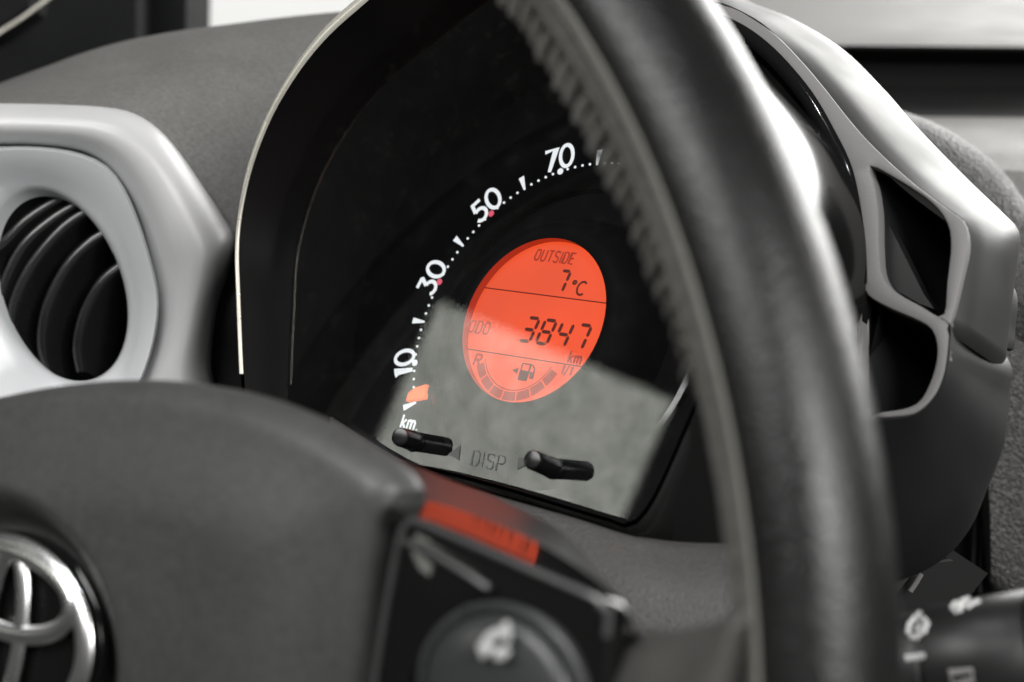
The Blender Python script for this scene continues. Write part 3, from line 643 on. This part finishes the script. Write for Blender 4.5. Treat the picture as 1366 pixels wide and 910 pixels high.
# ================================================================ STEERING WHEEL
sw = thing('steering_wheel_assembly', 'leather steering wheel with grey airbag cover, chrome emblem and gloss black switches', 'steering wheel', WC)
RW = 248.0
def rsec(th):
    d = math.degrees(th); t = min(1, max(0, (d + 25) / 60)); return 13.8 + 3.3 * t * t * (3 - 2 * t)
RC = Vector((0, -158.9, 183.6)); RT = rad(12.9); RY = Vector((0, math.cos(RT), math.sin(RT))); RZ = Vector((0, -math.sin(RT), math.cos(RT)))
def Rl(x, y, z): return RC + WX * x + RY * y + RZ * z
def rimpt(th, ph, k=1.0):
    r_ = rsec(th) * k; a = RW + r_ * math.cos(ph) * 0.98
    return Rl(a * math.cos(th), a * math.sin(th), r_ * 1.05 * math.sin(ph))
TH = [rad(t) for t in range(-180, 180, 3)]
def section(p0, p1, n, k, kin): 
    o = [(p0 + (p1 - p0) * i / (n - 1), k) for i in range(n)]; return o
rows = [[rimpt(t, ph, 1.0 if not (abs(math.degrees(ph) - 106) < 2.5 or abs(math.degrees(ph) - 205) < 2.5) else 0.95) for ph in [rad(205 + (466 - 205) * i / 40) for i in range(41)]] for t in TH]
rows = [[rimpt(t, rad(205 + (466 - 205) * i / 40), 0.955 if i in (0, 40) else (0.985 if i in (1, 39) else 1.0)) for i in range(41)] for t in TH]
V, F = loft(rows, False, closed_v=True)
rim = mesh_ob('rim', V, F, M_leather, sw)
rows = [[rimpt(t, rad(104.5 + (206.5 - 104.5) * i / 24), 0.95 if i in (0, 24) else (0.985 if i in (1, 23) else 1.0)) for i in range(25)] for t in TH]
V, F = loft(rows, False, closed_v=True)
mesh_ob('grip_band', V, F, M_grip, sw)
TF = [rad(t) for t in range(-4, 100, 2)]
mesh_ob('seam', *tube([rimpt(t, rad(105.5), 0.985) for t in TF], lambda i: (rimpt(TF[i], rad(105.5), 1.1) - rimpt(TF[i], rad(105.5), 0.9)).normalized(), 1.1, 0.8), M_seam, sw)
mesh_ob('seam', *tube([rimpt(t, rad(127), 1.0) for t in TF], lambda i: (rimpt(TF[i], rad(127), 1.1) - rimpt(TF[i], rad(127), 0.9)).normalized(), 0.9, 0.5), M_grip, sw)
# laced stitches on the inner edge
st_me = None
for i in range(72):
    dg = 27 + i * 1.12 + random.uniform(-.12, .12); th = rad(dg); jit = random.uniform(-3, 3); hk = 1.08 + 0.13 * min(1, max(0, (dg - 27) / 12)) + random.uniform(-.04, .03)
    a = rimpt(th, rad(137 + jit), 1.0); m_ = rimpt(th - rad(0.5), rad(150), hk); b = rimpt(th - rad(1.0), rad(160 + jit), 1.0)
    mesh_ob('stitch', *tube(spline([a, m_, b], 7), lambda j: (m_ - Rl(RW * math.cos(th), RW * math.sin(th), 0)).normalized(), random.uniform(1.1, 1.5), 1.1, k=6), M_thread, rim)
# airbag cover
EC = wloc(onw(-12, 846, 10)); 
rt = [(-430, 820), (-330, 690), (-200, 598), (-100, 556), (-40, 537), (0, 527), (60, 515), (130, 507), (200, 506), (260, 512), (330, 525), (400, 549), (450, 574), (500, 604), (530, 628), (543, 648), (538, 672), (524, 700), (512, 760), (503, 830), (496, 910), (488, 1000), (470, 1100), (400, 1160), (250, 1230), (0, 1260), (-250, 1200), (-400, 1050)]
rl = [wloc(onw(x, y, 2)) for x, y in rt]
cxm = EC.x
full = [(v.x - cxm, v.y) for v in rl]
outl = sp2(full, 180, True)
ecy = EC.y
def sm(a, b, x):
    t = min(1, max(0, (x - a) / (b - a))); return t * t * (3 - 2 * t)
(xs0, ys0), (xs1, ys1) = [(v.x, v.y) for v in (wloc(onw(492, 604, 8)), wloc(onw(478, 910, 8)))]
def edged(x, y):
    best = 1e9
    for (ax_, ay_), (bx_, by_) in zip(outl, outl[1:] + outl[:1]):
        dx, dy = bx_ - ax_, by_ - ay_; L2 = dx * dx + dy * dy
        t = max(0, min(1, ((x - ax_) * dx + (y - ay_) * dy) / L2)) if L2 > 0 else 0
        best = min(best, (x - ax_ - dx * t) ** 2 + (y - ay_ - dy * t) ** 2)
    return math.sqrt(best)
def covpt(x, y, s):
    px_, py_ = x * s, ecy + (y - ecy) * s
    d = edged(px_, py_)
    z = -2 + 9 * math.sqrt(max(0, 1 - (1 - min(1, d / 7)) ** 2)) + 5 * sm(2, 34, d)
    q = math.hypot(px_ / 44, (py_ - ecy) / 34)
    z -= 0.0014 * max(0, 60 - py_) ** 2
    z -= 17 * sm(0, 30, px_ + cxm - (xs0 + (xs1 - xs0) * (py_ - ys0) / (ys1 - ys0)))
    return Wl(cxm + px_, py_, z - 10 * (1 - sm(0.80, 1.15, q)) )
prof = [1.0, 0.998, 0.994, 0.988, 0.98, 0.97, 0.955, 0.94] + [0.92 - 0.02 * i for i in range(45)] + [0.015]
sides = [[Wl(cxm + x * k, ecy + (y - ecy) * k, z) for x, y in outl] for k, z in ((0.80, -40), (0.93, -16), (0.985, -6))]
mesh_ob('airbag_cover', *loft(sides + [[covpt(x, y, s) for x, y in outl] for s in prof], True, False, True), M_hub, sw)
# emblem
EZL = 5.8
def eloc(x, y, z): return Wl(cxm + x, ecy + y, z)
emb = mesh_ob('emblem', *loft([[eloc(x, y, z) for x, y in ell(0, 0, a, b, 48)] for a, b, z in ((36.5, 27, 0.5), (36.5, 27, 2.4), (35.2, 25.7, 3.2), (20, 15, 3.6))], True, True, True), M_gloss, sw)
def ering(name, cx, cy, a, b, wdt, h, zz):
    P_ = [eloc(x, y, zz) for x, y in ell(cx, cy, a, b, 56)]
    mesh_ob(name, *tube(P_, WZ, wdt, h, True, 10), M_chrome, emb)
ering('outer_ring', 0, 0, 33.5, 23.3, 3.2, 1.7, EZL)
ering('cross_ring', 0, 11.4, 26.5, 10.6, 2.5, 1.6, EZL + 0.7)
ering('upright_ring', 0, 0.5, 7.2, 21.3, 2.4, 1.6, EZL + 0.3)
# switch panel on the right spoke
pl = [(547, 693), (600, 714), (700, 758), (770, 788), (806, 805), (815, 816), (812, 840), (806, 900), (796, 990), (770, 1040), (600, 1040), (486, 1010), (500, 910), (514, 820), (532, 730), (538, 702)]
PZ = 10
pn = [wloc(onw(x, y, PZ)) for x, y in pl]
pl2 = [(v.x, v.y) for v in pn]
dense = []
for i in range(len(pl2)):
    a, b = pl2[i], pl2[(i + 1) % len(pl2)]; n = max(1, int(math.hypot(b[0] - a[0], b[1] - a[1]) / 3))
    dense += [(a[0] + (b[0] - a[0]) * k / n, a[1] + (b[1] - a[1]) * k / n) for k in range(n)]
pan = mesh_ob('switch_panel', *plate([dense], lambda x, y, z: Wl(x, y, z), PZ, 7, 2.0), M_gloss, sw)
# raised lower lip of the panel and inset
ip = [(548, 724), (575, 736), (620, 762), (655, 784), (640, 800), (600, 830), (560, 880), (540, 940), (520, 960), (512, 905), (526, 820), (540, 745)]
ipn = [wloc(onw(x, y, PZ + 1.5)) for x, y in ip]
mesh_ob('panel_inset', *plate([sp2([(v.x, v.y) for v in ipn], 60, True)], lambda x, y, z: Wl(x, y, z), PZ + 2, 3, 1.2), M_gloss, pan)
def pedge(name, pts, z, r_):
    q = [Wl(v.x, v.y, z) for v in [wloc(onw(x, y, z)) for x, y in sp2(pts, 30)]]
    mesh_ob(name, *tube(q, WZ, r_, r_), M_edge, pan)
pedge('panel_edge', [(500, 915), (514, 822), (530, 735), (537, 706), (548, 694), (600, 714), (700, 757), (770, 787), (805, 803), (812, 818), (809, 850)], PZ - 0.4, 0.9)
pedge('panel_edge', [(543, 724), (575, 738), (620, 764), (652, 785)], PZ + 2, 0.9)
# round phone button
bc = wloc(onw(672, 922, PZ)); br_ = 19.5
prof = [(br_ + 3.5, 0), (br_ + 3.5, 2.4), (br_ + 2.5, 3.2), (br_ + 1.2, 3.0), (br_ + 0.6, 1.0), (br_ + 0.1, 1.0), (br_, 3.5), (br_ - 0.8, 5), (br_ - 3, 6), (br_ - 10, 6.6), (4, 6.8)]
btn = mesh_ob('phone_button', *loft([[Wl(bc.x + r_ * math.cos(2 * math.pi * i / 64), bc.y + 0.8 * r_ * math.sin(2 * math.pi * i / 64), PZ + z * 0.7) for i in range(64)] for r_, z in prof], True, True, True), plastic('satin black button', (0.035, 0.036, 0.037), 0.3, mottle=0.05), pan)
hs = [wloc(onw(x, y, PZ + 7)) for x, y in ((652, 872), (647, 862), (650, 853), (659, 847), (670, 844), (680, 843))]
hsp = spline([Wl(v.x, v.y, PZ + 7) for v in hs], 16)
mesh_ob('phone_symbol', *join([tube(hsp, WZ, lambda i: 1.1 + (1.1 if i < 4 or i > 12 else 0), 0.4), tube([Wl(v.x, v.y, PZ + 7) for v in [wloc(onw(x, y, PZ + 7)) for x, y in ((660, 874), (670, 872), (677, 866))]], WZ, 1.2, 0.4)]), M_white, btn)
# upper flank of the spoke between panel and back
f0 = [onw(x, y, PZ - 3) for x, y in sp2([(520, 676), (548, 688), (600, 711), (700, 755), (800, 798), (836, 815)], 26)]
f1 = [onw(x, y, -66) for x, y in sp2([(500, 600), (560, 624), (610, 645), (668, 667), (750, 710), (803, 768), (842, 812)], 26)]
Qf = onw(650, 722, PZ - 3); vv = (CAM - Qf).normalized(); vl = (D(2, -4, 16) - Qf).normalized(); nn = (vv + vl).normalized()
e1 = (f0[18] - f0[4]).normalized()
nn = (nn - e1 * nn.dot(e1)).normalized(); bd = nn.cross(e1).normalized()
if bd.dot(WZ) > 0: bd = -bd
bd = bd - e1 * 0.8
fm = [p + bd * (29 * math.sin(math.pi * min(1, max(0.02, (i + 3) / 28))) ** 0.6 + 1) for i, p in enumerate(f0)]
mesh_ob('spoke_gloss', *thick([f0, [a.lerp(b, .5) for a, b in zip(f0, fm)], fm], -nn * 3), plastic('gloss spoke strip', (0.008, 0.008, 0.008), 0.07, mottle=0, rvar=0.01), sw)
n_f = [[a.lerp(b, t) + WZ * (4 * math.sin(math.pi * t) * 0.6) for a, b in zip(fm, f1)] for t in (0, 0.06, 0.3, 0.6, 0.9, 1.0)]
mesh_ob('spoke_flank', *thick(n_f, -WZ * 6 - WY * 6), plastic('smooth dark spoke plastic', (0.04, 0.04, 0.04), 0.35, mottle=0.08, rvar=0.03), sw)
# leather spoke joining the rim
def sprow(x, yt, yb, zt, n=14):
    c = (yt + yb) / 2; h = (yt - yb) / 2
    return [Wl(x, c + h * math.cos(2 * math.pi * i / n), zt + 14 * math.sin(2 * math.pi * i / n)) for i in range(n)]
R_ = []
for x, yt, dz in ((770, 850, -14), (815, 846, -5), (850, 844, 4), (885, 840, 7), (915, 832, 9), (940, 820, 11), (962, 804, 11), (982, 790, 8), (1000, 782, 1), (1012, 780, -8)):
    v = wloc(onw(x, yt, dz + 10)); R_.append(sprow(v.x, v.y, v.y - 75 - max(0, (x - 815)) * 0.3, dz))
mesh_ob('spoke', *loft(refine(R_, 24), True, True, True), M_spoke, sw)

# ================================================================ WIPER STALK
stk = thing('wiper_stalk', 'black wiper stalk with white symbols below the dashboard console', 'stalk', at(1280, 850, 600))
a0, a1 = at(1120, 902, 530), at(1440, 872, 508); SK = 0.89
ax = (a1 - a0).normalized(); s = ax.cross(back).normalized(); u = s.cross(ax)
LNGT = (a1 - a0).length
def stk_pt(t, ang, r_): return a0 + ax * (t * LNGT) + s * (SK * r_ * math.cos(ang)) + u * (SK * r_ * math.sin(ang))
def stk_mesh(pr, n=40): return loft([[stk_pt(t, 2 * math.pi * i / n, r_) for i in range(n)] for t, r_ in pr], True, True, True)
M_stalk = plastic('satin black stalk', (0.013, 0.013, 0.013), 0.42, mottle=0.1)
mesh_ob('barrel', *stk_mesh([(0, 14), (0.02, 15.5), (0.375, 16.6), (0.385, 16.0)]), M_stalk, stk)
mesh_ob('collar', *stk_mesh([(0.386, 15.4), (0.405, 15.4), (0.406, 17.2), (0.415, 17.6), (0.82, 19.5), (0.83, 19)]), M_stalk, stk)
mesh_ob('knob', *stk_mesh([(0.832, 18.4), (0.84, 20.6), (0.86, 21), (1.0, 21), (1.01, 19)]), M_stalk, stk)

def on_stalk(px, py, rr=18.6):
    d = ray((px, py)).normalized(); t = 400.0
    while t < 760:
        p = CAM + d * t; q = p - a0; k = q.dot(ax); f_ = k / LNGT
        r0_ = 15.5 + 1.0 * f_ / 0.38 if f_ < 0.4 else 17.4 + 2 * (f_ - 0.4) / 0.42
        if (q - ax * k).length < r0_ * SK + 0.12: return p
        t += 0.2
    return CAM + d * 520
def stalk_mark(name, polys, w):
    parts = []
    for pl_ in polys: parts.append(tube([on_stalk(x, y) for x, y in pl_], -back, w, 0.35, False, 6))
    mesh_ob(name, *join(parts), M_white, stk)
stalk_mark('wiper_symbol', [[(1212, 846), (1214, 834), (1222, 826), (1232, 826), (1238, 832), (1234, 844), (1224, 851), (1214, 850)], [(1222, 842), (1230, 834)]], 0.8)
stalk_mark('interval_mark', [[(1208, 879), (1222, 877), (1234, 875)]], 0.95)
stalk_mark('washer_symbol', [[(1270, 814), (1276, 806), (1284, 806), (1282, 816), (1273, 818)], [(1290, 812), (1300, 806), (1308, 803)], [(1282, 804), (1294, 800)]], 1.0)
sq = [(1268, 898), (1297, 894), (1298, 908), (1270, 912)]
mesh_ob('frame_symbol', *tube([on_stalk(x, y) for x, y in sq], -back, 0.6, 0.3, True, 6), M_frame, stk)
